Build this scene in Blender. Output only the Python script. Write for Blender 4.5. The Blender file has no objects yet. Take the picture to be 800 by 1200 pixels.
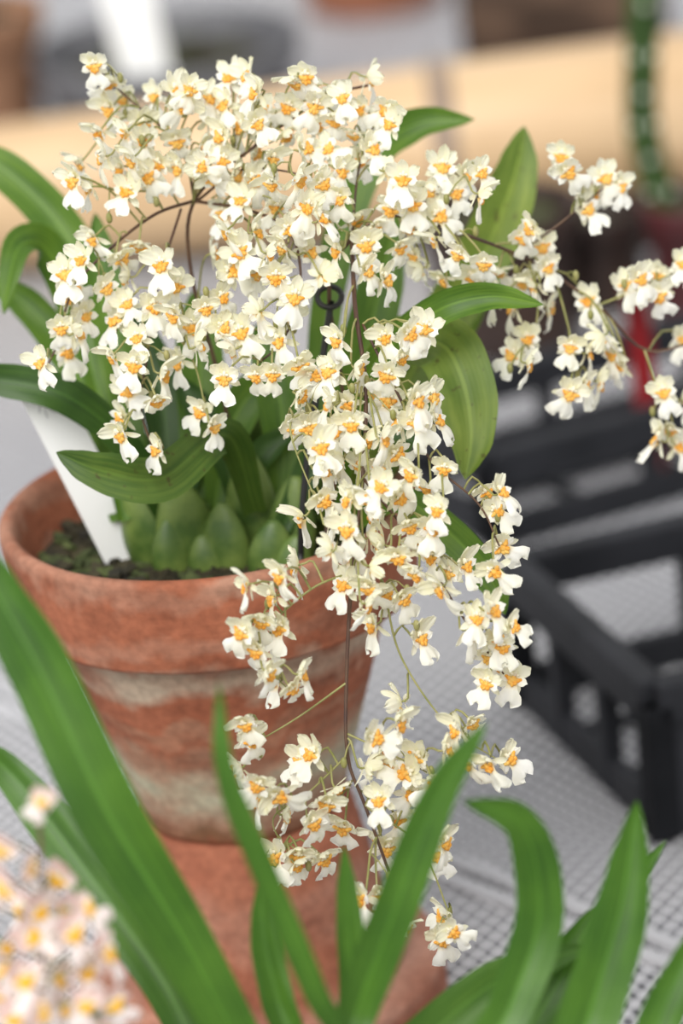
import bpy, bmesh, math, random
from mathutils import Vector, Matrix, noise
random.seed(11)
SC=bpy.context.scene
COL=SC.collection
R=math.radians
V=Vector
# ------------------------------------------------------------------ camera frame
F=4200.0; PIT=R(22); ROL=R(5.8)
d_=V((0,math.cos(PIT),-math.sin(PIT))); u0=V((0,math.sin(PIT),math.cos(PIT))); r0=V((1,0,0))
r_=r0*math.cos(ROL)-u0*math.sin(ROL); u_=u0*math.cos(ROL)+r0*math.sin(ROL)
RIMZ=0.206
CAM=V((0,0,RIMZ))-1.22*(d_+r_*((243-400)/F)-u_*((585-600)/F))
def ray(px,py): return d_+r_*((px-400)/F)-u_*((py-600)/F)
def at(px,py,t): return CAM+ray(px,py)*t
def atz(px,py,z):
    q=ray(px,py); return CAM+q*((z-CAM.z)/q.z)
def proj(p):
    q=p-CAM; t=q.dot(d_); return 400+F*q.dot(r_)/t, 600-F*q.dot(u_)/t, t
# ------------------------------------------------------------------ materials
def nt_new(name):
    m=bpy.data.materials.new(name); m.use_nodes=True
    nt=m.node_tree; nt.nodes.clear()
    out=nt.nodes.new('ShaderNodeOutputMaterial'); b=nt.nodes.new('ShaderNodeBsdfPrincipled')
    nt.links.new(b.outputs[0],out.inputs[0])
    return m,nt,out,b
def noise_node(nt,scale,coord='Object',detail=4,vec_scale=None):
    tc=nt.nodes.new('ShaderNodeTexCoord'); n=nt.nodes.new('ShaderNodeTexNoise')
    n.inputs['Scale'].default_value=scale; n.inputs['Detail'].default_value=detail
    if vec_scale:
        mp=nt.nodes.new('ShaderNodeMapping'); mp.inputs['Scale'].default_value=vec_scale
        nt.links.new(tc.outputs[coord],mp.inputs[0]); nt.links.new(mp.outputs[0],n.inputs['Vector'])
    else: nt.links.new(tc.outputs[coord],n.inputs['Vector'])
    return n
def ramp(nt,src,stops):
    r=nt.nodes.new('ShaderNodeValToRGB'); e=r.color_ramp.elements
    while len(e)<len(stops): e.new(0.5)
    for k,(p,c) in enumerate(stops): e[k].position=p; e[k].color=(*c,1)
    nt.links.new(src,r.inputs[0]); return r
def mix(nt,fac,a,b,mode='MIX'):
    m=nt.nodes.new('ShaderNodeMix'); m.data_type='RGBA'; m.blend_type=mode
    for s,v in ((0,fac),(6,a),(7,b)):
        if isinstance(v,(int,float)): m.inputs[s].default_value=v
        elif isinstance(v,tuple): m.inputs[s].default_value=(*v,1)
        else: nt.links.new(v,m.inputs[s])
    return m.outputs[2]
def math_n(nt,op,a,b=None,c=None):
    m=nt.nodes.new('ShaderNodeMath'); m.operation=op
    for i,v in enumerate((a,b,c)):
        if v is None: continue
        if isinstance(v,(int,float)): m.inputs[i].default_value=v
        else: nt.links.new(v,m.inputs[i])
    return m.outputs[0]
def bump(nt,b,h,strength,dist=0.001):
    n=nt.nodes.new('ShaderNodeBump'); n.inputs['Strength'].default_value=strength; n.inputs['Distance'].default_value=dist
    nt.links.new(h,n.inputs['Height']); nt.links.new(n.outputs[0],b.inputs['Normal'])
def translucent(nt,out,b,col,fac):
    t=nt.nodes.new('ShaderNodeBsdfTranslucent'); mx=nt.nodes.new('ShaderNodeMixShader'); mx.inputs[0].default_value=fac
    nt.links.new(col,t.inputs[0]); nt.links.new(b.outputs[0],mx.inputs[1]); nt.links.new(t.outputs[0],mx.inputs[2]); nt.links.new(mx.outputs[0],out.inputs[0])
def simple(name,c1,c2,scale=40,rough=0.6,bmp=0.0,trans=0,spec=0.5,lo=.35,hi=.65,vs=None,base=None):
    m,nt,out,b=nt_new(name); n=noise_node(nt,scale,vec_scale=vs)
    c=ramp(nt,n.outputs['Fac'],[(lo,c1),(hi,c2)]).outputs[0]
    if base:   # tint towards the attached end of a petal (UV v = 0)
        tc=nt.nodes.new('ShaderNodeTexCoord'); sp=nt.nodes.new('ShaderNodeSeparateXYZ'); nt.links.new(tc.outputs['UV'],sp.inputs[0])
        f=ramp(nt,sp.outputs[1],[(base[1],(1,1,1)),(base[2],(0,0,0))]); c=mix(nt,math_n(nt,'MULTIPLY',f.outputs[0],base[3]),c,base[0])
    nt.links.new(c,b.inputs['Base Color']); b.inputs['Roughness'].default_value=rough
    b.inputs['Specular IOR Level'].default_value=spec
    if bmp: bump(nt,b,n.outputs['Fac'],bmp)
    if trans: translucent(nt,out,b,c,trans)
    return m
def leaf_mat(name,dark,light,trans=.25,rough=.42,stripe=6,speck=False):
    m,nt,out,b=nt_new(name)
    tc=nt.nodes.new('ShaderNodeTexCoord'); sp=nt.nodes.new('ShaderNodeSeparateXYZ'); nt.links.new(tc.outputs['UV'],sp.inputs[0])
    n=noise_node(nt,3,'UV',3,(stripe,1.2,1)); n2=noise_node(nt,45,'Object',3)
    r=ramp(nt,n.outputs['Fac'],[(.28,dark),(.75,light)])
    r2=ramp(nt,n2.outputs['Fac'],[(.35,(.7,.76,.7)),(.7,(1.2,1.12,1.05))])
    c=mix(nt,1.0,r.outputs[0],r2.outputs[0],'MULTIPLY')
    v=math_n(nt,'ABSOLUTE',math_n(nt,'SUBTRACT',sp.outputs[0],.5))
    vein=math_n(nt,'LESS_THAN',v,.03)
    c=mix(nt,math_n(nt,'MULTIPLY',vein,.3),c,tuple(x*1.6 for x in light))
    if speck:
        n3=noise_node(nt,320,'Object',2); s=ramp(nt,n3.outputs['Fac'],[(.64,(0,0,0)),(.71,(1,1,1))])
        c=mix(nt,math_n(nt,'MULTIPLY',s.outputs[0],.6),c,(.06,.035,.012))
    nt.links.new(c,b.inputs['Base Color']); b.inputs['Roughness'].default_value=rough; b.inputs['Specular IOR Level'].default_value=.32
    st=math_n(nt,'SINE',math_n(nt,'MULTIPLY',sp.outputs[0],90))
    bump(nt,b,st,.05,.0004)
    translucent(nt,out,b,c,trans)
    return m
M={}
M['petal']=simple('cream_petal',(.975,.955,.72),(.985,.972,.83),150,.55,0,.46,.15,.35,.65,None,((.95,.945,.60),.0,.35,.4))
M['lip']=simple('white_lip',(.975,.96,.84),(.985,.975,.92),150,.5,0,.36,.2,.35,.65,None,((.97,.74,.26),.06,.34,.8))
M['crest']=simple('orange_crest',(.95,.43,.055),(.97,.65,.18),420,.5,0,.25,.2)
M['column']=simple('ivory_column',(.95,.89,.70),(.82,.56,.40),500,.5,0,.2,.3,.6,.8)
M['stem']=simple('brown_stem',(.06,.026,.018),(.11,.055,.026),120,.5)
M['pedicel']=simple('green_pedicel',(.24,.25,.07),(.36,.33,.13),200,.5,0,.1)
M['ppetal']=simple('pink_petal',(.94,.70,.66),(.96,.83,.79),150,.55,0,.36,.2)
M['plip']=simple('pale_pink_lip',(.95,.82,.78),(.965,.89,.86),150,.5,0,.3,.2,.35,.65,None,((.95,.75,.25),.06,.3,.8))
M['pcrest']=simple('yellow_crest',(.93,.48,.02),(.95,.62,.06),400,.45,0,.1)
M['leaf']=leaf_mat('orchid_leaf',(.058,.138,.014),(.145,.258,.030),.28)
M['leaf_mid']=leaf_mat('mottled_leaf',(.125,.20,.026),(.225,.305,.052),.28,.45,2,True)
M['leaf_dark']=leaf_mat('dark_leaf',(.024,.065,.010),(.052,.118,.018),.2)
M['leaf_speck']=leaf_mat('speckled_leaf',(.042,.095,.013),(.10,.165,.027),.2,.42,4,True)
M['leaf_pale']=leaf_mat('pale_leaf',(.14,.25,.035),(.25,.38,.07),.35)
M['leaf_front']=leaf_mat('front_leaf',(.040,.112,.010),(.080,.20,.020),.24,.36)
M['leaf_soft']=leaf_mat('soft_leaf',(.06,.15,.020),(.105,.22,.034),.25)
M['bulb']=simple('green_bulb',(.058,.115,.02),(.165,.235,.052),90,.45,.2)
M['mix']=simple('bark_mix',(.014,.012,.007),(.055,.045,.018),90,.9,.4)
M['moss']=simple('green_moss',(.035,.048,.012),(.08,.10,.03),200,.9,.4)
M['label']=simple('white_plastic',(.90,.91,.90),(.93,.93,.92),20,.4)
M['pencil']=simple('pencil_grey',(.40,.40,.42),(.50,.50,.52),200,.7)
M['black']=simple('black_wire',(.012,.012,.012),(.02,.02,.02),40,.4)
M['crate']=simple('black_plastic',(.011,.012,.015),(.022,.023,.028),30,.6,0,0,.3)
M['bamboo']=simple('tan_bamboo',(.54,.355,.19),(.68,.485,.29),8,.45,0,0,.5,.3,.7,(1,8,8))
M['node']=simple('bamboo_node',(.22,.16,.12),(.32,.24,.18),30,.6)
M['greyplastic']=simple('grey_plastic',(.10,.10,.11),(.14,.14,.15),20,.5)
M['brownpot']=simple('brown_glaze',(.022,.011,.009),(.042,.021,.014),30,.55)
M['shadebrown']=simple('shade_strip_brown',(.018,.009,.007),(.045,.022,.015),25,.8,.3,0,.2,.35,.65,(1,6,6))  # shade as colour: dark brown for the added strip below the pole
M['maroon']=simple('maroon_glaze',(.045,.008,.009),(.08,.014,.016),30,.5)
M['red']=simple('red_stake',(.22,.008,.012),(.30,.015,.018),30,.5)
M['bark']=simple('tree_bark',(.03,.019,.014),(.11,.068,.046),40,.95,.8,0,.2,.35,.65,(.4,1,1))
M['metal']=simple('grey_metal',(.40,.40,.42),(.48,.48,.50),30,.45)
M['concrete']=simple('concrete',(.20,.20,.19),(.30,.30,.29),6,.9,.2)
M['cactus']=simple('cactus_skin',(.022,.048,.012),(.042,.080,.020),40,.7,0,0,.2)
M['areole']=simple('white_areole',(.50,.53,.42),(.66,.68,.58),100,.8)
def terracotta(name,base,light,bands,ridge=0.0):
    m,nt,out,b=nt_new(name)
    tc=nt.nodes.new('ShaderNodeTexCoord'); sp=nt.nodes.new('ShaderNodeSeparateXYZ'); nt.links.new(tc.outputs['Object'],sp.inputs[0])
    n1=noise_node(nt,55,'Object',6); n2=noise_node(nt,30,'Object',6,(1,1,1.8)); n3=noise_node(nt,300,'Object',3)
    n4=noise_node(nt,38,'Object',7,(1,1,1.0)); n5=noise_node(nt,7,'Object',2,(1,1,40))
    c=ramp(nt,n1.outputs['Fac'],[(.3,base),(.7,light)]).outputs[0]
    c=mix(nt,math_n(nt,'MULTIPLY',ramp(nt,n2.outputs['Fac'],[(.46,(0,0,0)),(.66,(1,1,1))]).outputs[0],.45),c,tuple(x*.5 for x in base))
    wob=math_n(nt,'ADD',math_n(nt,'MULTIPLY',math_n(nt,'SUBTRACT',n1.outputs['Fac'],.5),.022),math_n(nt,'MULTIPLY',math_n(nt,'SUBTRACT',n4.outputs['Fac'],.5),.024))
    z=math_n(nt,'ADD',sp.outputs[2],wob)
    for (zc,hw,amt,col) in bands:
        dd=math_n(nt,'DIVIDE',math_n(nt,'ABSOLUTE',math_n(nt,'SUBTRACT',z,zc)),hw)
        f=math_n(nt,'MAXIMUM',math_n(nt,'SUBTRACT',1.0,dd),0.0)
        f=math_n(nt,'MINIMUM',math_n(nt,'MULTIPLY',f,1.5),1.0)
        f=math_n(nt,'MULTIPLY',f,ramp(nt,n2.outputs['Fac'],[(.38,(1,1,1)),(.68,(.2,.2,.2))]).outputs[0])
        f=math_n(nt,'MULTIPLY',f,amt)
        c=mix(nt,f,c,col)
    if ridge:
        rr=ramp(nt,n5.outputs['Fac'],[(.38,(.84,.82,.80)),(.55,(1.04,1.04,1.04))]); c=mix(nt,ridge,c,rr.outputs[0],'MULTIPLY')
    sp2=ramp(nt,n3.outputs['Fac'],[(.35,(.84,.84,.84)),(.65,(1.09,1.09,1.09))])
    c=mix(nt,1.0,c,sp2.outputs[0],'MULTIPLY')
    nt.links.new(c,b.inputs['Base Color']); b.inputs['Roughness'].default_value=.85; b.inputs['Specular IOR Level'].default_value=.25
    hh=math_n(nt,'ADD',n3.outputs['Fac'],math_n(nt,'MULTIPLY',n5.outputs['Fac'],2.5*ridge))
    bump(nt,b,hh,.3,.0008)
    return m
M['terra']=terracotta('weathered_terracotta',(.275,.086,.044),(.385,.135,.072),[(.071,.010,.9,(.48,.39,.29)),(.022,.022,1.0,(.41,.38,.27)),(.047,.004,.3,(.42,.30,.20)),(.000,.007,.6,(.14,.10,.05)),(.112,.006,.45,(.45,.31,.23)),(.090,.006,.25,(.45,.32,.24))],.4)
M['terra2']=terracotta('clean_terracotta',(.29,.095,.053),(.36,.135,.078),[(.028,.010,.4,(.50,.35,.28)),(.004,.014,.6,(.54,.40,.34)),(.062,.014,.3,(.45,.32,.25))],.3)
M['terra3']=terracotta('far_terracotta',(.26,.10,.06),(.33,.14,.08),[])
M['terra4']=terracotta('tan_terracotta',(.30,.155,.09),(.37,.20,.12),[])
def meshmetal(rot):
    m,nt,out,b=nt_new('expanded_metal')
    tc=nt.nodes.new('ShaderNodeTexCoord'); mp=nt.nodes.new('ShaderNodeMapping'); mp.inputs['Rotation'].default_value=(0,0,rot)
    nt.links.new(tc.outputs['Object'],mp.inputs[0])
    sp=nt.nodes.new('ShaderNodeSeparateXYZ'); nt.links.new(mp.outputs[0],sp.inputs[0])
    a=math_n(nt,'MULTIPLY',sp.outputs[0],math.pi/.0076); c=math_n(nt,'MULTIPLY',sp.outputs[1],math.pi/.0120)
    s1=math_n(nt,'ABSOLUTE',math_n(nt,'SINE',math_n(nt,'ADD',a,c))); s2=math_n(nt,'ABSOLUTE',math_n(nt,'SINE',math_n(nt,'SUBTRACT',a,c)))
    mn=math_n(nt,'MINIMUM',s1,s2)
    r=ramp(nt,mn,[(.38,(.63,.63,.65)),(.52,(.11,.11,.12))])
    n=noise_node(nt,5,'Object',3); v=ramp(nt,n.outputs['Fac'],[(.3,(.82,.82,.84)),(.7,(1.05,1.04,1.03))])
    cc=mix(nt,1.0,r.outputs[0],v.outputs[0],'MULTIPLY')
    nt.links.new(cc,b.inputs['Base Color']); b.inputs['Roughness'].default_value=.5
    bump(nt,b,math_n(nt,'SUBTRACT',1.0,mn),.4,.001)
    return m
# ------------------------------------------------------------------ mesh builder
class MB:
    def __init__(s): s.v=[]; s.f=[]; s.m=[]; s.uv=[]
    def grid(s,P,mat=0,closed=False,uvs=None):
        o=len(s.v); nu=len(P); nv=len(P[0])
        for i,row in enumerate(P):
            for j,p in enumerate(row):
                s.v.append(V(p)); s.uv.append((j/max(1,nv-1),i/max(1,nu-1)))
        for i in range(nu-1):
            for j in range(nv if closed else nv-1):
                k=(j+1)%nv
                s.f.append((o+i*nv+j,o+i*nv+k,o+(i+1)*nv+k,o+(i+1)*nv+j)); s.m.append(mat)
    def cap(s,start,n,mat=0,flip=False):
        ids=list(range(start,start+n)); s.f.append(tuple(ids[::-1] if flip else ids)); s.m.append(mat)
    def tube(s,pts,r0,r1=None,n=6,mat=0,caps=True):
        r1=r0 if r1 is None else r1; N=len(pts); P=[]
        ref=V((.31,.87,.4))
        for i,p in enumerate(pts):
            T=(pts[min(i+1,N-1)]-pts[max(i-1,0)]).normalized()
            A=T.cross(ref).normalized(); B=T.cross(A); r=r0+(r1-r0)*i/(N-1)
            P.append([p+(A*math.cos(2*math.pi*k/n)+B*math.sin(2*math.pi*k/n))*r for k in range(n)])
        o=len(s.v); s.grid(P,mat,True)
        if caps: s.cap(o,n,mat); s.cap(o+(N-1)*n,n,mat,True)
    def lathe(s,prof,M4=None,n=56,mat=0):
        M4=M4 or Matrix.Identity(4)
        s.grid([[M4@V((r*math.cos(2*math.pi*k/n),r*math.sin(2*math.pi*k/n),z)) for k in range(n)] for r,z in prof],mat,True)
    def ell(s,c,rx,ry,rz,M3=None,nu=7,nv=9,mat=0):
        M3=M3 or Matrix.Identity(3); P=[]
        for i in range(nu):
            a=math.pi*(i+.02)/(nu-1+.04)
            P.append([V(c)+M3@V((rx*math.sin(a)*math.cos(2*math.pi*k/nv),ry*math.sin(a)*math.sin(2*math.pi*k/nv),rz*math.cos(a))) for k in range(nv)])
        o=len(s.v); s.grid(P,mat,True); s.cap(o,nv,mat,True); s.cap(o+(nu-1)*nv,nv,mat)
    def box(s,c,ax,ay,az,mat=0):
        o=len(s.v)
        for i in (-1,1):
            for j in (-1,1):
                for k in (-1,1): s.v.append(V(c)+ax*i+ay*j+az*k); s.uv.append((0,0))
        for q in ((0,1,3,2),(4,6,7,5),(0,4,5,1),(2,3,7,6),(0,2,6,4),(1,5,7,3)):
            s.f.append(tuple(o+x for x in q)); s.m.append(mat)
    def add(s,other,M4,mats):
        o=len(s.v)
        s.v+= [M4@p for p in other.v]; s.uv+=other.uv
        s.f+=[tuple(o+x for x in f) for f in other.f]; s.m+=[mats[k] for k in other.m]
    def mesh(s,name,mats,off=None,smooth=True):
        me=bpy.data.meshes.new(name)
        off=off or V((0,0,0))
        me.from_pydata([tuple(p-off) for p in s.v],[],s.f)
        for m in mats: me.materials.append(m)
        me.polygons.foreach_set('material_index',s.m)
        me.polygons.foreach_set('use_smooth',[smooth]*len(s.f))
        ul=me.uv_layers.new(name='UVMap'); idx=[0]*len(me.loops); me.loops.foreach_get('vertex_index',idx)
        ul.data.foreach_set('uv',[c for i in idx for c in s.uv[i]])
        me.update(); return me
    def build(s,name,mats,parent=None,off=None,smooth=True,origin=None):
        """verts are world coordinates; parent is an unrotated empty at its location"""
        base=parent.location if parent else V((0,0,0))
        org=origin or (base if parent else V((0,0,0)))
        ob=bpy.data.objects.new(name,s.mesh(name,mats,org,smooth)); COL.objects.link(ob)
        if parent: ob.parent=parent; ob.location=org-base
        else: ob.location=org
        return ob
def bevel(o,w,seg=2):
    b=o.modifiers.new('bevel','BEVEL'); b.width=w; b.segments=seg; return o
def thing(name,loc,label,cat,group=None):
    e=bpy.data.objects.new(name,None); COL.objects.link(e); e.location=loc; e.empty_display_size=.02
    e['label']=label; e['category']=cat
    if group: e['group']=group
    return e
def tag(o,label,cat,group=None):
    o['label']=label; o['category']=cat
    if group: o['group']=group
    return o
def crom(pts,n):
    pts=[V(p) for p in pts]; P=[2*pts[0]-pts[1]]+pts+[2*pts[-1]-pts[-2]]; out=[]
    segs=len(pts)-1
    for i in range(n):
        x=i/(n-1)*segs; k=min(int(x),segs-1); t=x-k
        a,b,c,d=P[k:k+4]
        out.append(.5*((2*b)+(c-a)*t+(2*a-5*b+4*c-d)*t*t+(3*b-a-3*c+d)*t**3))
    return out
def interp(tab,s):
    for (a,x),(b,y) in zip(tab,tab[1:]):
        if s<=b:
            t=(s-a)/(b-a); t=t*t*(3-2*t)*.5+t*.5; return x+(y-x)*t
    return tab[-1][1]
LEAFP=[(0,.5),(.25,.78),(.5,1),(.7,.93),(.85,.66),(.95,.33),(1,.02)]
def leaf(name,parent,pts,W,mat,twist=0,fold=.25,ns=34,nv=9):
    c=crom(pts,ns); mb=MB(); P=[]
    seed=random.random()*50
    for i,p in enumerate(c):
        s=i/(ns-1); T=(c[min(i+1,ns-1)]-c[max(i-1,0)]).normalized()
        n=V((0,-1,.45)).normalized(); n=(n-T*n.dot(T))
        if n.length<.2: n=V((0,0,1))-T*T.z
        n.normalize(); n=Matrix.Rotation(R(twist)*(0.4+.6*s),3,T)@n
        S=T.cross(n); w=W*.5*interp(LEAFP,s)
        row=[]
        for j in range(nv):
            v=-1+2*j/(nv-1)
            wav=noise.noise(V((seed+s*4,v*1.2,0)))*.0016
            row.append(p+S*(v*w)+n*(fold*(abs(v)**1.3)*w+wav*abs(v)))
        P.append(row)
    mb.grid(P); return mb.build(name,[mat],parent,origin=c[0])
# ------------------------------------------------------------------ pots
def pot_profile(rt,rimb,bt,rb,h,rimh,th=.005,inv=False):
    zb=h-rimh; k=lambda s: rb+(bt-rb)*s
    o=[(0.004,0),(rb-.003,0),(rb-.0006,.0004),(rb,.002)]+[(k(s),.002+(zb-.004)*s) for s in (.2,.4,.6,.8,.95)]+[(bt,zb-.0012),(bt+.0003,zb-.0002),(rimb-.0022,zb),(rimb-.0006,zb+.0003),(rimb,zb+.0018),(rimb+(rt-rimb)*.5,zb+rimh*.5),(rt,h-.004),(rt-.0002,h-.0016),(rt-.0012,h-.0004),(rt-.003,h),(rt-th,h-.0012),(rt-th-.0015,h-.006),(bt-th,zb-.004),(rb-th,.007),(0.004,.007)]
    return [(r,h-z) for r,z in o] if inv else o
# ------------------------------------------------------------------ flower meshes
PET=[(0,.34),(.2,.68),(.5,1),(.78,1.0),(.93,.72),(1,.3)]
SEP=[(0,.5),(.3,.9),(.6,1),(.85,.82),(1,.28)]
LIP=[(0,.50),(.14,.36),(.30,.50),(.56,.96),(.80,1.05),(.93,.84),(1,.5)]
SID=[(0,.5),(.4,.95),(.7,1),(.9,.7),(1,.2)]
mm=.001
def petal(mb,base,ang,L,W,tab,c1,c2,cup,ruf,ph,notch=0,nu=9,nv=9,mat=0):
    dx,dz=math.sin(ang),math.cos(ang); P=[]
    for i in range(nu):
        s=i/(nu-1); w=W*.5*interp(tab,s); row=[]
        for j in range(nv):
            v=-1+2*j/(nv-1)
            l=L*(s-notch*(1-abs(v))**2*s**6 - .10*(abs(v)**2)*s**3 + .022*math.sin(3*math.pi*v+ph*2)*s**4)
            l*=1-.10*max(0,c2)*s*s      # a petal that bends forward also shortens
            x=v*w
            y=-(c1*s+c2*s*s)*L - cup*(v*v)*w + ruf*math.sin(2.6*math.pi*v+ph)*s*s + ruf*.5*math.sin(5*s+ph)*v
            row.append((V(base)+V((dx*l+dz*x,y,dz*l-dx*x)))*mm)
        P.append(row)
    mb.grid(P,mat)
def flower_parts(rg,openness=1.0,ck=1.0):
    pm=MB(); lm=MB(); cm=MB(); km=MB(); j=lambda a:rg.uniform(-a,a)
    petal(pm,(0.4,0,.4),R(51+j(14)),6.3+j(.4),4.2+j(.4),PET,.12*openness+j(.15),.36+j(.3),.28,.7,rg.uniform(0,6))
    petal(pm,(-.4,0,.4),R(-51+j(14)),6.3+j(.4),4.2+j(.4),PET,.12*openness+j(.15),.36+j(.3),.28,.7,rg.uniform(0,6))
    petal(pm,(0,.3,.6),R(j(12)),6.1+j(.3),3.7,SEP,-.05+j(.15),.60+j(.3),.5,.3,rg.uniform(0,6))
    for sg in (-1,1): petal(pm,(sg*.6,.8,-.4),R(sg*(128+j(14))),5.0,2.4,SEP,-.35,.05+j(.15),.3,.25,rg.uniform(0,6))
    petal(lm,(0,-.8,-.6),R(180+j(8)),9.6+j(.5),9.0+j(.6),LIP,.40+j(.16),-.30+j(.18),-.28,.75,rg.uniform(0,6),.40,nu=11,nv=11)
    for sg in (-1,1): petal(lm,(sg*.5,-.7,-.3),R(sg*(97+j(12))),4.4,3.1,SID,.2+j(.12),.05,-.2,.3,rg.uniform(0,6))
    for (x,z,rx,rz,y) in ((0,-.5,1.15,1.0,-1.7),(-1.4,-.3,1.0,.7,-1.45),(1.4,-.3,1.0,.7,-1.45),(-.9,-1.4,.7,.8,-1.75),(.9,-1.4,.7,.8,-1.75),(0,-1.8,.6,.9,-1.85),(-2.2,.05,.65,.45,-1.35),(2.2,.05,.65,.45,-1.35),(0,.4,.75,.6,-1.5)):
        a=R(rg.uniform(-25,25)); cm.ell(V((x*ck+j(.15),y+j(.15),z*ck+j(.15)))*mm,rx*mm*ck,.6*mm*ck,rz*mm*ck,Matrix.Rotation(a,3,'Y'),6,7)
    km.ell(V((0,-1.5,1.6))*mm,.7*mm,.95*mm,1.1*mm,None,6,7)
    for sg in (-1,1): km.ell(V((sg*.95,-1.8,1.3))*mm,.65*mm,.3*mm,.5*mm,None,5,6)
    return pm,lm,cm,km
NV=10
VAR=[flower_parts(random.Random(30+k),(1.0,.3,1.5,.8,0,-.6,1.4,-.2,.5,1.8)[k],1.08) for k in range(NV)]
VARP=[flower_parts(random.Random(60+k),(1.0,.6,1.3,.8)[k],1.2) for k in range(4)]
KEYS=[('flower','petal'),('lip','lip'),('crest','crest'),('column','column')]
def place_flower(root,meshes,mat4,first):
    """first: dict variant -> list of objects, so later flowers are obj.copy() of them"""
    k=mat4[0]; m=mat4[1]
    if k not in first:
        obs=[]
        for me,(nm,_) in zip(meshes[k],KEYS): 
            o=bpy.data.objects.new(nm,me); obs.append(o)
        first[k]=obs
    else: obs=[o.copy() for o in first[k]]
    for o in obs: COL.objects.link(o)
    for o in obs[1:]: o.parent=obs[0]
    obs[0].parent=root
    loc,rot,sc=m.decompose()
    obs[0].location=loc-root.location; obs[0].rotation_euler=rot.to_euler(); obs[0].scale=sc
    return obs[0]
def flower_matrix(pos,yaw,pitch,roll,sc):
    return Matrix.Translation(pos)@Matrix.Rotation(yaw,4,'Z')@Matrix.Rotation(-pitch,4,'X')@Matrix.Rotation(roll,4,'Y')@Matrix.Diagonal((sc,sc,sc,1))
# ================================================================== SETTING
flo=MB(); flo.box(V((0,.6,-.78)),V((6,0,0)),V((0,6,0)),V((0,0,.03)))
fo=flo.build('floor',[M['concrete']],smooth=False); fo['kind']='structure'
# bench of expanded metal panels, seam runs across lower right
s1=atz(530,1022,0); s2=atz(790,1122,0); sd=(s2-s1); sd.z=0; sd.normalize(); pd=V((-sd.y,sd.x,0))
SANG=math.atan2(sd.y,sd.x); M['mesh']=meshmetal(SANG)
bench=thing('greenhouse_bench',V((0,0,-.75)),'long grey expanded metal bench under all the pots and crates','bench')
def panel(p0,p1,l):
    mb=MB(); c=(p0+p1)/2; hw=(p1-p0)/2
    mb.box(V((0,0,-.003)),V((l,0,0)),V((0,hw.length,0)),V((0,0,.003)))
    o=mb.build('mesh_panel',[M['mesh']],None,smooth=False); o.parent=bench
    o.location=c-bench.location; o.rotation_euler=(0,0,SANG); return o
mid=V((s1.x,s1.y,0))
panel(mid+pd*.002,mid+pd*3.6,3.8)
panel(mid-pd*1.3,mid-pd*.002,3.8)
for off in (.006,-.006):
    mb=MB(); mb.box(mid+pd*off+V((0,0,-.008)),sd*3.8,pd*.0035,V((0,0,.0105))); bevel(mb.build('frame_rail',[M['metal']],bench,smooth=False),.001)
for a,b in ((-3,-1.2),(3,-1.2),(-3,3.4),(3,3.4),(-3,.2),(3,.2)):
    mb=MB(); mb.box(mid+sd*a+pd*b+V((0,0,-.378)),sd*.02,pd*.02,V((0,0,.372))); mb.build('leg',[M['metal']],bench,smooth=False)
# ================================================================== main potted orchid
H=.114; PZ=RIMZ-H
pot2=thing('terracotta_pot',V((0,0,0)),'clean upturned terracotta pot used as a stand under the white orchid','pot')
mb=MB(); mb.lathe([(r,z) for r,z in pot_profile(.0665,.0655,.0515,.0385,PZ,.027,inv=True)],n=72)
mb.build('body',[M['terra2']],pot2)
orch=thing('potted_orchid',V((0,0,PZ)),'orchid with cascading sprays of small white flowers in weathered terracotta pot','potted plant')
mb=MB(); mb.lathe([(r,z+PZ) for r,z in pot_profile(.0718,.0693,.0596,.0362,H,.034)],n=80)
mb.build('pot',[M['terra']],orch)
SOILZ=.188
mb=MB(); mb.lathe([(.0001,SOILZ),(.02,SOILZ+.001),(.04,SOILZ),(.0615,SOILZ-.001),(.061,SOILZ-.008)],n=40)
for k in range(420):
    a=random.uniform(0,6.28); r=.059*math.sqrt(random.random())
    e=Matrix.Rotation(random.uniform(0,6),3,'Z')@Matrix.Rotation(random.uniform(-.7,.7),3,'X')
    q=random.uniform(.0012,.0034)
    mb.box(V((r*math.cos(a),r*math.sin(a),SOILZ+.001)),e@V((q,0,0)),e@V((0,q*.6,0)),e@V((0,0,q*.45)),mat=1 if random.random()<.5 else 0)
mb.build('potting_mix',[M['mix'],M['moss']],orch,smooth=False)
for (x,y,hh,w,l) in ((295,646,.041,.0108,5),(228,660,.038,.0105,-7),(186,658,.035,.0100,-11),(338,656,.036,.0092,10),(255,614,.046,.0100,0),(160,647,.034,.0084,-16),(358,626,.041,.0092,13),(208,614,.043,.0098,-6),(312,604,.046,.0102,2),(265,664,.028,.0092,3),(140,627,.032,.0080,-12),(208,667,.024,.0082,-3),(318,668,.023,.0082,8),(247,668,.018,.0072,-8),(342,670,.018,.0072,14)):
    p=atz(x,y,SOILZ); mb=MB()
    Mx=Matrix.Rotation(R(l),3,'Y')@Matrix.Rotation(random.uniform(-.5,.5),3,'Z')
    P=[]
    for i in range(14):
        s=i/13; r=w*(math.sin(math.pi*(.16+.80*s))**.68)*(1.15-.42*s)
        P.append([p+Mx@V((r*math.cos(6.2832*k/18)*(1+.03*math.cos(6.2832*k*4/18)),r*.62*math.sin(6.2832*k/18),-.004+hh*(s-.04*s**6))) for k in range(18)])
    mb.grid(P,0,True); mb.cap(13*18,18); mb.build('pseudobulb',[M['bulb']],orch,origin=p)
px2m=lambda w,t:w*t/F
def L(pts): return [at(*p) for p in pts]
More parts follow.
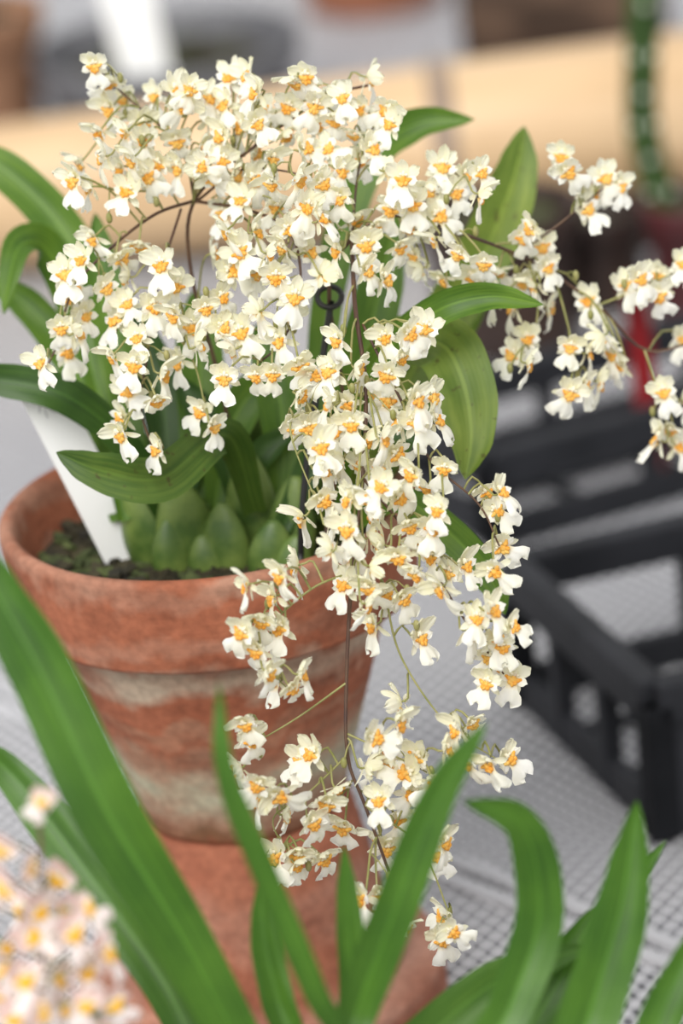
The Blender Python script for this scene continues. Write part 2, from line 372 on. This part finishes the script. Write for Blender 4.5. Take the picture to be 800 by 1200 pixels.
OL=[([(180,610,1.21),(130,420,1.235),(80,280,1.25),(0,195,1.26),(-50,185,1.26)],54,'leaf',0),
([(150,610,1.21),(105,420,1.235),(60,300,1.235),(22,290,1.22),(4,368,1.21)],46,'leaf',15),
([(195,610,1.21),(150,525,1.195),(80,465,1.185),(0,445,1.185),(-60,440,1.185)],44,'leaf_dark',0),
([(300,600,1.2),(265,510,1.175),(190,560,1.155),(120,552,1.15),(66,530,1.15)],54,'leaf_speck',-15),
([(170,610,1.21),(145,480,1.215),(124,340,1.225),(112,250,1.235)],46,'leaf',0),
([(230,600,1.215),(235,450,1.225),(228,340,1.235)],60,'leaf',0),
([(140,610,1.215),(95,450,1.24),(40,365,1.25),(-20,325,1.25)],44,'leaf',0),
([(380,610,1.22),(380,380,1.235),(425,200,1.245),(485,147,1.24),(556,140,1.235)],48,'leaf',0),
([(400,610,1.22),(480,440,1.235),(560,310,1.24),(600,215,1.24),(614,148,1.24)],70,'leaf_mid',10),
([(410,610,1.225),(480,480,1.24),(530,380,1.25),(590,300,1.25)],62,'leaf_pale',0),
([(390,610,1.21),(425,450,1.18),(500,372,1.155),(570,348,1.15),(637,357,1.15)],38,'leaf',0),
([(390,610,1.21),(455,420,1.195),(512,402,1.175),(540,440,1.168),(552,505,1.165),(545,562,1.16)],74,'leaf_mid',0),
([(395,625,1.2),(465,585,1.175),(530,628,1.165),(575,680,1.16),(592,720,1.16)],40,'leaf',10),
([(330,610,1.215),(330,480,1.215),(300,380,1.22)],55,'leaf',0),
([(250,600,1.215),(275,490,1.215),(335,420,1.22)],50,'leaf',0),
([(370,610,1.22),(430,400,1.23),(465,250,1.235)],60,'leaf',0),
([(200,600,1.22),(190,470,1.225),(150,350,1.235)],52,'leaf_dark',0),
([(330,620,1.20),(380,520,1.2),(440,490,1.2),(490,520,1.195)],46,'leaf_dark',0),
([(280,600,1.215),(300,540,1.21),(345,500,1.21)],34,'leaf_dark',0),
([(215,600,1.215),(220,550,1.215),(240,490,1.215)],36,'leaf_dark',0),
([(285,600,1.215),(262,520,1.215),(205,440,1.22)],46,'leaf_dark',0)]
for pts,w,mk,tw in OL: leaf('leaf',orch,L(pts),px2m(w,1.2),M[mk],tw)
# ---- sprays
BR=[ # polyline (px,py,depth), thickness
([(290,610,1.213),(258,450,1.2),(224,320,1.185),(228,235,1.175),(300,170,1.165),(380,115,1.165),(440,98,1.17)],.0008),
([(228,235,1.175),(180,252,1.165),(125,295,1.158),(85,340,1.155),(68,400,1.155),(55,430,1.155)],.0006),
([(228,235,1.175),(217,185,1.172),(190,150,1.17),(150,115,1.172),(118,85,1.175)],.0006),
([(230,236,1.175),(290,246,1.16),(340,272,1.15),(352,340,1.145),(330,400,1.142),(290,435,1.142)],.0006),
([(212,245,1.172),(186,330,1.155),(172,420,1.15),(165,480,1.15),(185,540,1.15)],.0005),
([(185,370,1.152),(225,420,1.15),(245,500,1.15)],.00045),
([(380,640,1.2),(402,480,1.185),(385,340,1.168),(412,280,1.158),(470,252,1.162),(530,270,1.168),(620,305,1.182),(700,358,1.188),(755,410,1.192),(810,402,1.195)],.0008),
([(600,300,1.18),(648,268,1.18),(705,222,1.182)],.0005),
([(700,358,1.188),(745,340,1.19),(800,315,1.192)],.00045),
([(755,410,1.192),(768,450,1.19),(788,520,1.19)],.00045),
([(480,255,1.163),(520,225,1.165),(562,200,1.168)],.00045),
([(412,280,1.158),(420,200,1.162),(440,140,1.168)],.0005),
([(620,305,1.182),(630,360,1.18),(620,420,1.18)],.00045),
([(650,325,1.184),(665,380,1.182),(680,450,1.182)],.00045),
([(412,280,1.158),(416,360,1.135),(428,450,1.122),(425,560,1.112),(412,680,1.108),(406,790,1.11),(407,885,1.11),(428,945,1.11),(462,1040,1.112),(478,1090,1.115)],.0008),
([(425,380,1.13),(470,470,1.12),(505,540,1.115),(560,590,1.115),(585,640,1.115)],.0005),
([(425,560,1.112),(490,640,1.11),(540,720,1.11),(590,790,1.112)],.0005),
([(413,670,1.108),(365,690,1.105),(315,735,1.105),(300,770,1.105),(335,805,1.105)],.00042),
([(406,800,1.11),(350,840,1.107),(300,870,1.107)],.00038),
([(407,885,1.11),(360,930,1.107),(320,960,1.107),(340,1005,1.107)],.00038),
([(450,690,1.109),(470,770,1.108),(525,850,1.11),(590,895,1.112)],.0004),
([(407,860,1.11),(450,880,1.108),(500,905,1.108)],.00038),
([(428,945,1.11),(490,990,1.11),(522,1060,1.112),(528,1090,1.112)],.00038),
([(428,460,1.122),(380,480,1.118),(340,500,1.118),(375,600,1.112)],.00045),
([(230,236,1.175),(280,200,1.162),(330,200,1.155),(385,215,1.152)],.0005),
([(300,250,1.16),(280,320,1.15),(240,360,1.148),(200,380,1.148)],.00045),
]
FL='''125,95 112,80 132,130 115,158 145,122 166,150 155,190 187,192 120,190 95,192 108,226 90,212 200,140 215,128 222,108 245,145 205,168 235,175 270,97 292,92 345,100 362,95 390,108 405,118 430,95 450,130 440,88 460,147 393,140 370,155 340,125 312,135 285,155 330,160 265,130 302,112 320,187 350,212 376,217 385,180 420,190 435,178 415,160 355,246 340,268 365,296 330,292 300,276 285,240 295,212 272,208 300,182 358,182 250,212 240,118 180,150 150,160 210,200 182,118 168,170 140,205 180,128 205,110 262,165 258,190 300,150 320,215 265,250 345,185 370,125 420,130 238,200 150,232 172,210
140,305 190,312 165,288 95,310 75,325 88,342 110,282 70,385 88,396 75,415 52,430 96,372 135,380 160,400 150,362 205,375 222,385 240,365 270,325 280,300 260,350 300,325 326,325 345,350 305,370 340,375 260,390 275,415 265,446 300,445 320,440 285,395 330,405 350,430 335,345 155,460 186,470 145,492 145,512 185,530 210,427 228,410 250,500 236,488 160,432 190,442 176,362 120,340 150,330 205,335 265,275 250,300 75,355 132,420
428,290 440,270 460,246 475,270 484,245 510,256 465,295 500,225 430,320 415,260 452,330 495,320 487,300 508,285 450,207 472,215 520,200 545,210 562,203 530,232 560,230 565,312 540,300 520,328 555,330 582,322 400,232 390,260 395,300 400,205 375,325 375,265 320,245 315,300
665,205 658,188 690,232 706,215 722,225 685,250 625,270 612,278 632,295 585,350 602,366 578,332 640,316 625,342 642,362 610,330 620,398 626,412 614,432 690,357 670,407 690,420 706,396 720,415 727,432 685,456 668,464 702,450 735,335 750,330 730,348 775,325 796,315 770,346 775,460 764,452 797,472 775,522 792,530 785,502 797,400 655,405 600,420
395,400 383,393 390,440 420,436 455,440 468,420 450,398 480,395 497,388 370,440 342,430 350,470 340,500 362,505 390,510 385,475 410,475 430,520 447,520 470,500 490,495 507,500 502,470 485,470 455,470 440,462 375,555 394,560 402,540 425,545 442,552 520,550 533,545 450,575 466,585 482,557 585,580 568,576 580,602 505,620 490,635 512,600 430,585 410,592 380,590 385,620 410,622 432,632 465,656 450,640 475,640 482,620 442,605 545,665 530,672 520,690 585,645 572,635 580,668 390,650 410,660 435,670 450,700 470,702 432,692 487,677 475,716 430,712 415,500 460,535 500,575 375,530 355,610 405,690 505,655 440,735
290,690 302,680 330,680 347,670 320,702 285,745 315,750 332,740 300,762 310,728 310,790 350,795 325,806 342,812 490,755 503,750 480,762 575,722 600,740 580,750 555,727 545,742 592,762 570,772 600,797 580,787 572,805 470,825 464,852 550,850 535,857 555,835 525,850 290,850 296,872 283,866 350,895 338,886 366,890 284,906 300,922 310,940 325,932 332,962 390,925 380,942 402,920 455,880 440,870 460,897 490,890 503,900 476,910 482,932 507,922 595,895 575,900 582,912 365,970 376,958 352,978 400,970 412,960 396,985 440,985 452,997 520,990 510,1006 532,1000 325,1005 350,1002 376,1010 345,1018 425,1055 430,1040 446,1050 475,1090 465,1102 520,1080 532,1092 515,1102 430,905 520,885 545,895 465,965 492,955 445,940'''
FL=[tuple(map(float,q.split(','))) for q in FL.split()]
kept=[]
for p in FL:
    dm=15 if p[1]<350 else 16.5
    if all((p[0]-q[0])**2+(p[1]-q[1])**2>dm**2 for q in kept): kept.append(p)
BP=[]      # sampled branches
stems=[]
for pts,th in BR:
    c=crom(L(pts),40); mb=MB(); mb.tube(c,th,th*.55,7,mat=0 if th>.00049 else 1); stems.append((mb,c,th))
    BP.append([(proj(q),q) for q in c])
rg=random.Random(5)
flw=[]
for (x,y) in kept:
    best=None
    for bi,b in enumerate(BP):
        for k,((bx,by,bt),q) in enumerate(b):
            if bi in (0,6) and k<14: continue
            dd=(bx-x)**2+(by-y-0)**2
            if best is None or dd<best[0]: best=(dd,bi,k,bx,by,bt,q)
    dd,bi,k,bx,by,bt,q=best; D=math.sqrt(dd)
    t=bt+rg.uniform(-.018,.010)-.004+ (0.008 if D<14 and rg.random()<.35 else 0)
    pos=at(x+rg.uniform(-3,3),y-4+rg.uniform(-3,3),t)
    yaw=max(-1,min(1,(x-bx)/32))*R(54)+rg.gauss(0,R(34))
    pit=R(3)+max(-1,min(1,-(y-by)/45))*R(20)+rg.gauss(0,R(19))
    m=flower_matrix(pos,yaw,pit,rg.gauss(0,R(23))-R(3),rg.uniform(.84,1.06))
    flw.append((t,rg.randrange(NV),m))
    # pedicel from the branch to the back of the flower
    back=m@(V((0,2.2,.8))*mm); kk=max(0,k-3); q0=BP[bi][kk][1]
    md=(q0+back)/2+V((0,.002,.003)); st=stems[bi][0]
    st.tube(crom([q0,md,back,m@(V((0,0,.3))*mm)],7),.00040,.00036,5,mat=1)
    if rg.random()<.2:
        e=md+V((rg.uniform(-.008,.008),-.004,rg.uniform(-.010,.002))); st.tube([md,(md+e)/2+V((0,0,.001)),e],.0003,.0003,4,mat=1); st.ell(e,.0011,.0011,.0019,None,6,7,mat=1)
for mb,c,th in stems: mb.build('flower_stem',[M['stem'],M['pedicel']],orch,origin=c[0])
flw.sort(key=lambda q:q[0])
meshes=[[mb.mesh(nm,[M[mk]]) for mb,(nm,mk) in zip(v,KEYS)] for v in VAR]; first={}
for t,k,m in flw[:100]: place_flower(orch,meshes,(k,m),first)
rest=MB()
for t,k,m in flw[100:]:
    for i,part in enumerate(VAR[k]): rest.add(part,m,{0:i})
ro=rest.build('flower',[M['petal'],M['lip'],M['crest'],M['column']],orch); ro['kind']='stuff'
print('flowers',len(flw))
# ---- white plant label in the pot, black support stake
def plate(name,b,t,w,th,mat,nrm=V((0,-1,.3)),root=None,marks=False):
    ax=(t-b); Ln=ax.length; ax.normalize(); sx=ax.cross(nrm).normalized(); n=sx.cross(ax).normalized()
    out=[(-.5,.985),(-.45,1),(.45,1),(.5,.985),(.5,.10),(.12,0),(-.12,0),(-.5,.10)]
    mb=MB(); k=len(out)
    for sgn in (-1,1):
        for (x,s) in out: mb.v.append(b+sx*(x*w)+ax*(s*Ln)+n*(sgn*th/2)); mb.uv.append((x+.5,s))
    mb.f.append(tuple(range(k))); mb.f.append(tuple(range(2*k-1,k-1,-1))); mb.m+=[0,0]
    for i in range(k): mb.f.append((i,i+k,(i+1)%k+k,(i+1)%k)); mb.m.append(0)
    if marks:   # faint pencil strokes near the top, on the side that faces out
        nn=n if n.y<0 else -n
        for (x,s,a,l) in ((-.22,.90,.5,.0016),(-.12,.905,-.4,.0014),(-.02,.90,.7,.0015),(.08,.905,-.2,.0012),(.17,.90,.6,.0015),(-.15,.865,.1,.0015),(.0,.868,-.5,.0013),(.12,.865,.4,.0014)):
            c=b+sx*(x*w)+ax*(s*Ln)+nn*(th/2+.00005); dd=(ax*math.cos(a)+sx*math.sin(a)); mb.box(c,dd*l,nn.cross(dd)*.00018,nn*.00005,mat=1)
    return mb.build(name,[mat,M['pencil']],root,smooth=False,origin=b)
lbase=atz(150,656,SOILZ); ltop=at(44,448,1.194); lbot=lbase-(ltop-lbase).normalized()*.012
tag(plate('plant_label',lbot,ltop,.0150,.0009,M['label'],V((-.1,-1,.9)),None,True),'white plastic plant label with faint marks leaning left inside the weathered orchid pot','plant label')
mb=MB(); st=L([(352,655,1.185),(354,600,1.18),(362,520,1.175),(378,420,1.172),(388,352,1.170)]); mb.tube(crom(st,24),.0012,.0011,8)
stake=thing('support_stake',st[0],'black wire support stake with small loop standing among the white orchid stems','stake')
mb.build('stake',[M['black']],stake)
mb=MB(); cc=at(386,348,1.170); mb.tube([cc+V((.0040*math.cos(a),.0030*math.sin(a),.0026*math.sin(a))) for a in [2*math.pi*k/24 for k in range(25)]],.0010,.0010,7); mb.build('loop',[M['black']],stake)
# ================================================================== foreground plants
def front_plant(label,rx,rd,leaves,potmat,pr=.031,ph=.098):
    p=at(rx,1345,rd); base=V((p.x,p.y,0))
    t=thing('potted_plant',base,label,'potted plant')
    mb=MB(); mb.lathe(pot_profile(pr,pr-.001,pr-.003,pr*.7,ph,.018,.003),Matrix.Translation(base),48); mb.build('pot',[potmat],t)
    mb=MB(); mb.lathe([(.0005,ph-.01),(pr-.006,ph-.011)],Matrix.Translation(base),32)
    for k in range(60):
        a=random.uniform(0,6.28); r=(pr-.009)*math.sqrt(random.random()); q=random.uniform(.0012,.003)
        e=Matrix.Rotation(random.uniform(0,6),3,'Z'); mb.box(base+V((r*math.cos(a),r*math.sin(a),ph-.010)),e@V((q,0,0)),e@V((0,q*.6,0)),V((0,0,q*.4)))
    mb.build('potting_mix',[M['mix']],t,smooth=False)
    for i,(pts,w,mk,tw,fd) in enumerate(leaves):
        a=6.28*i/len(leaves); r0=base+V((.012*math.cos(a),.012*math.sin(a),ph-.014))
        leaf('leaf',t,[r0]+L(pts),px2m(w,1.0),M[mk],tw,fd)
    return t,base
front_plant('cluster of long glossy green strap leaves in front of the terracotta pots',345,1.0,[
([(290,1240,.985),(215,1100,.975),(125,950,.97),(50,790,.97),(-5,690,.97),(-35,620,.97)],78,'leaf_front',0,.2),
([(250,1260,1.01),(185,1140,1.02),(100,1020,1.03),(20,915,1.04),(-40,860,1.04)],60,'leaf_front',0,.2),
([(400,1250,.97),(368,1160,.95),(308,1020,.94),(264,905,.935),(256,800,.935)],30,'leaf_front',10,.3),
([(345,1260,1.0),(325,1170,1.0),(310,1100,1.0),(304,1033,1.0)],40,'leaf_front',0,.3),
([(395,1270,.97),(420,1180,.97),(465,1060,.96),(515,930,.955),(570,846,.95)],52,'leaf_front',0,.3),
([(385,1270,1.0),(412,1190,1.0),(408,1080,1.0),(402,990,1.0)],38,'leaf_front',20,.3)],M['terra4'])
front_plant('low plant with curling green strap leaves in front of the black crates',620,1.0,[
([(560,1280,.98),(598,1180,.98),(632,1070,.98),(612,968,.97),(543,938,.96)],58,'leaf_front',0,.25),
([(660,1290,.98),(690,1190,.98),(728,1060,.98),(746,938,.98)],72,'leaf_front',0,.35),
([(430,1290,1.01),(500,1215,1.015),(590,1145,1.02),(692,1108,1.025)],58,'leaf_soft',0,.2),
([(740,1290,.98),(775,1190,.98),(835,1060,.98)],54,'leaf_front',0,.2),
([(600,1290,1.03),(640,1180,1.04),(710,1080,1.04),(780,984,1.04)],40,'leaf_front',0,.2),
([(560,1290,1.02),(610,1220,1.025),(655,1150,1.03),(700,1060,1.03)],72,'leaf_front',-20,.2)],M['terra4'])
# pink flowered plant, lower left
pk,pb=front_plant('small orchid crowded with pale pink yellow-centred flowers at the front left corner',30,.955,[
([(20,1270,.97),(10,1180,.98),(-30,1060,.99)],50,'leaf_front',0,.2),
([(60,1270,.97),(110,1200,.98),(150,1180,.99)],40,'leaf_front',0,.2)],M['terra4'],.03)
PF='6,1100 44,1185 84,1086 12,1028 120,1112 64,1138 50,1062 100,1165 -2,1165 64,1212 18,1222 44,930 2,985 -18,1060 30,1140 92,1215 128,1165 96,1060 -24,1125 34,1008 72,1024 34,1098 60,1100 100,1130 28,1060 78,1175 10,1130 20,1190 115,1200 75,1060'
pmesh=[[mb.mesh(nm,[M[mk]]) for mb,(nm,_),mk in zip(v,KEYS,('ppetal','plip','pcrest','column'))] for v in VARP]
first2={}; hub=at(45,1190,.955); sm=MB(); sm.tube(crom([pb+V((0,0,.088)),at(30,1290,.955),hub,at(50,1060,.95),at(46,950,.955)],20),.001,.0006,6)
for i,q in enumerate(PF.split()):
    x,y=map(float,q.split(',')); x+=rg.uniform(-5,5); y+=rg.uniform(-5,5); t=.935+rg.uniform(-.014,.024)+(.02 if i>21 else 0); pos=at(x,y+6,t)
    m=flower_matrix(pos,(x-50)/70*R(38)+rg.gauss(0,R(30)),R(12)+rg.gauss(0,R(22)),rg.gauss(0,R(40)),rg.uniform(.82,1.0)*(.7 if i==11 else 1))
    place_flower(pk,pmesh,(rg.randrange(4),m),first2)
    b=at(50,max(960,min(1250,y+25)),.953); bk=m@(V((0,2.2,.6))*mm); sm.tube(crom([b,(b+bk)/2+V((0,0,.002)),bk],6),.0004,.0004,5,mat=1)
sm.build('flower_stem',[M['stem'],M['pedicel']],pk)
# ================================================================== background
# bamboo pole, tapering to the left
RA,RB=.041,.056
b0=atz(-260,262,RA); b1=atz(1060,112,RB); ax=(b1-b0); LN=ax.length; ax.normalize()
rot=ax.to_track_quat('Z','Y').to_matrix().to_4x4(); MM=Matrix.Translation(b0)@rot
rd=lambda z:RA+(RB-RA)*z/LN
nodew=(atz(524,165,.049)-b0).dot(ax)
bam=thing('bamboo_pole',b0,'thick pale tan bamboo pole lying across the bench behind the orchid','pole')
mb=MB(); prof=[(-.008,.01),(-.008,0),(-.001,0),(0,.002)]
for nn in (nodew-.34,nodew,nodew+.38):
    prof+=[(0,nn-.02),(.0005,nn-.008),(.0025,nn-.004),(-.0005,nn),(.002,nn+.004),(0,nn+.012)]
prof+=[(0,LN-.002),(-.001,LN),(-.008,LN),(-.008,LN-.01)]
prof=[(rd(q[1])+q[0],q[1]) for q in prof if 0<=q[1]<=LN]
mb.lathe([(.002,.01)]+prof+[(.002,LN-.01)],MM,56); mb.build('culm',[M['bamboo']],bam)
rn=rd(nodew); mb=MB(); mb.lathe([(rn+.0005,nodew-.009),(rn+.0034,nodew-.007),(rn+.0034,nodew+.005),(rn+.0005,nodew+.007)],MM,56); mb.build('node_ring',[M['node']],bam)
# added dark strip, stands in for the deep shade below the pole
bc=atz(700,296,0); bd=V((ax.x,ax.y,0)).normalized(); bn=V((-bd.y,bd.x,0)); mb=MB()
mb.box(V((bc.x,bc.y,.017)),bd*.085,bn*.006,V((0,0,.017)))
tag(bevel(mb.build('shade_strip',[M['shadebrown']],smooth=False,origin=V((bc.x,bc.y,0))),.0015),'added dark brown strip standing in for shade below the right part of the bamboo pole','shade strip')
# crates
def crate(label,A,e1,e2,L1,L2,Hh,th=.006,up=(1,2),solid=()):
    A=V((A.x,A.y,0)); t=thing('plastic_crate',A,label,'crate'); z=V((0,0,1))
    e1=V((e1.x,e1.y,0)).normalized(); e2=V((e2.x,e2.y,0)).normalized()
    def bar(mb,p,q,w,h):
        dd=(q-p); l=dd.length; dd.normalize(); s=dd.cross(z).normalized()
        up_=s.cross(dd).normalized(); mb.box((p+q)/2,dd*(l/2),s*(w/2),up_*(h/2))
    c=[A,A+e1*L1,A+e1*L1+e2*L2,A+e2*L2]
    mb=MB()
    for i in range(4): bar(mb,c[i]+z*(Hh-.009),c[(i+1)%4]+z*(Hh-.009),.012,.018)
    bevel(mb.build('top_rim',[M['crate']],t,smooth=False),.002)
    for i in range(4):
        p,q=c[i],c[(i+1)%4]; mb=MB(); n=up[i%2]
        bar(mb,p+z*.008,q+z*.008,th,.016)
        if i in solid: bar(mb,p+z*(Hh/2),q+z*(Hh/2),.004,Hh-.006)
        for k in range(n+1):
            w=p+(q-p)*(k/n); mb.box(w+z*(Hh/2-.004),e1*(.006 if k in (0,n) else .004),e2*(.006 if k in (0,n) else .004),z*(Hh/2-.005))
        bevel(mb.build('side_panel',[M['crate']],t,smooth=False),.001)
    mb=MB()
    n1=max(2,int(L1/.04)); n2=max(2,int(L2/.05))
    for k in range(1,n1): w=A+e1*(L1*k/n1)+z*.005; bar(mb,w,w+e2*L2,.005,.004)
    for k in range(1,n2): w=A+e2*(L2*k/n2)+z*.005; bar(mb,w,w+e1*L1,.005,.004)
    mb.build('base_lattice',[M['crate']],t,smooth=False)
    return t
A=atz(764,798,.068); B=atz(598,650,.068); e1=B-A; e2=V((-e1.y,e1.x,0)); e2=e2 if e2.x>0 else -e2
crate('black plastic crate nearest the orchid, at the right edge of the bench',A,e1,e2,e1.length,.32,.068,solid=(3,),up=(3,4))
A=atz(572,528,.05); B=atz(800,466,.05); e2=B-A; e1=V((-e2.y,e2.x,0)); e1=e1 if e1.y>0 else -e1
crate('low black plastic crate with open sides behind the nearer crate',A,e1,e2,.10,.34,.05,up=(1,4))
# pots behind
def bgpot(name,label,c,rt,rb,h,mat,fill=.015,rimh=.02):
    c=V((c.x,c.y,0)); t=thing(name,c,label,'pot')
    mb=MB(); mb.lathe(pot_profile(rt,rt-.002,rt-.006,rb,h,rimh,.004),Matrix.Translation(c),56); mb.build('body',[mat],t)
    mb=MB(); mb.lathe([(.0005,h-fill),(rt*.5,h-fill+.003),(rt-.011,h-fill-.001)],Matrix.Translation(c),32)
    for k in range(90):
        a=random.uniform(0,6.28); r=(rt-.016)*math.sqrt(random.random()); q=random.uniform(.003,.007); e=Matrix.Rotation(random.uniform(0,6),3,'Z')
        mb.box(c+V((r*math.cos(a),r*math.sin(a),h-fill+.003)),e@V((q,0,0)),e@V((0,q*.6,0)),V((0,0,q*.5)),mat=1 if k%3==0 else 0)
    mb.build('potting_mix',[M['mix'],M['moss']],t,smooth=False)
    return t
g=atz(195,50,.06); bgpot('plastic_pot','wide dark grey plastic pot of dark soil behind the bamboo pole',g,.090,.070,.062,M['greyplastic'],.024)
lb=V((g.x-.010,g.y-.062,.032)); tag(plate('plant_label',lb,lb+V((-.022,.01,.16)),.033,.001,M['label']),'wide white label stuck upright in the grey plastic pot behind the bamboo','plant label')
g2=atz(-48,30,.08); bgpot('terracotta_pot','tan clay pot at the far left corner behind the bamboo pole',g2,.058,.045,.09,M['terra4'])
g3=atz(440,4,0); bgpot('terracotta_pot','small reddish terracotta pot farthest back, directly above the orchid',g3,.065,.05,.10,M['terra3'])
lg=MB(); l0=atz(540,22,.04); l1=atz(775,2,.04); n=24; P=[]
for i in range(14):
    s=i/13; p=l0+(l1-l0)*s; row=[]
    for k in range(n):
        a=6.2832*k/n; rr=.036*(1+.16*noise.noise(V((s*9,math.cos(a)*2.5,math.sin(a)*2.5))))
        row.append(V((p.x,p.y,.041))+V((0,math.cos(a)*rr,math.sin(a)*rr)))
    P.append(row)
lg.grid(P,0,True); lg.cap(0,n,0,True); lg.cap(13*n,n)
tag(lg.build('bark_log',[M['bark']],origin=V((l0.x,l0.y,0))),'rough brown bark log lying behind the right half of the bamboo pole','log')
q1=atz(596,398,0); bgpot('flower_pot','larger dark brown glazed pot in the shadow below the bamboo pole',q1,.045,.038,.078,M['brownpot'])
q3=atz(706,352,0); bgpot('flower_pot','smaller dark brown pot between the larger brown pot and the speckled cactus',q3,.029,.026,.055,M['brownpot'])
q2=atz(822,372,0); t2=bgpot('potted_cactus','upright dark green white-spotted stem in a maroon pot at the right edge',q2,.030,.026,.07,M['maroon'])
t2['category']='potted plant'
mb=MB(); base=V((q2.x-.014,q2.y,.055)); cs=crom([base,base+V((-.011,0,.05)),base+V((-.009,.0,.10)),base+V((-.001,0,.18)),base+V((.012,0,.27))],32); P=[]
for i,p in enumerate(cs):
    w=.0092; P.append([p+V((w*math.cos(6.2832*k/16),w*.6*math.sin(6.2832*k/16),0)) for k in range(16)])
mb.grid(P,0,True); mb.cap(31*16,16)
for i,p in enumerate(cs):   # pale spots set flush into the skin, same mesh
    if i%3==0:
        for xx in ((-.5,.55) if i%2 else (.0,)): mb.ell(p+V((w*xx,-w*.6*math.sqrt(1-xx*xx)+.0004,0)),.0023,.0009,.0026,None,6,8,mat=1)
mb.build('stem',[M['cactus'],M['areole']],t2)
r1=atz(768,565,0); mb=MB(); mb.tube([r1+V((0,0,.0)),r1+V((-.002,0,.05)),r1+V((-.004,.002,.105))],.0062,.0062,10)
tag(mb.build('stake',[M['red']],origin=r1),'dark red upright stake standing in the low black crate','stake')
# ================================================================== light, world, camera
w=bpy.data.worlds.new('World'); SC.world=w; w.use_nodes=True
bg=w.node_tree.nodes['Background']; bg.inputs[0].default_value=(.985,.99,1.0,1); bg.inputs[1].default_value=.78
sl=bpy.data.lights.new('sun','SUN'); sl.energy=3.4; sl.angle=R(38); sl.color=(1,.985,.95)
so=bpy.data.objects.new('sun',sl); COL.objects.link(so); so.rotation_euler=(R(42),R(-18),0)
cam=bpy.data.cameras.new('camera'); co=bpy.data.objects.new('camera',cam); COL.objects.link(co)
m=Matrix.Identity(4)
for i in range(3): m[i][0]=r_[i]; m[i][1]=u_[i]; m[i][2]=-d_[i]; m[i][3]=CAM[i]
co.matrix_world=m
cam.sensor_fit='VERTICAL'; cam.sensor_height=36; cam.sensor_width=24; cam.lens=36*F/1200
cam.clip_start=.05; cam.clip_end=50
cam.dof.use_dof=True; cam.dof.focus_distance=1.12; cam.dof.aperture_fstop=6.0
SC.camera=co
SC.view_settings.view_transform='Standard'
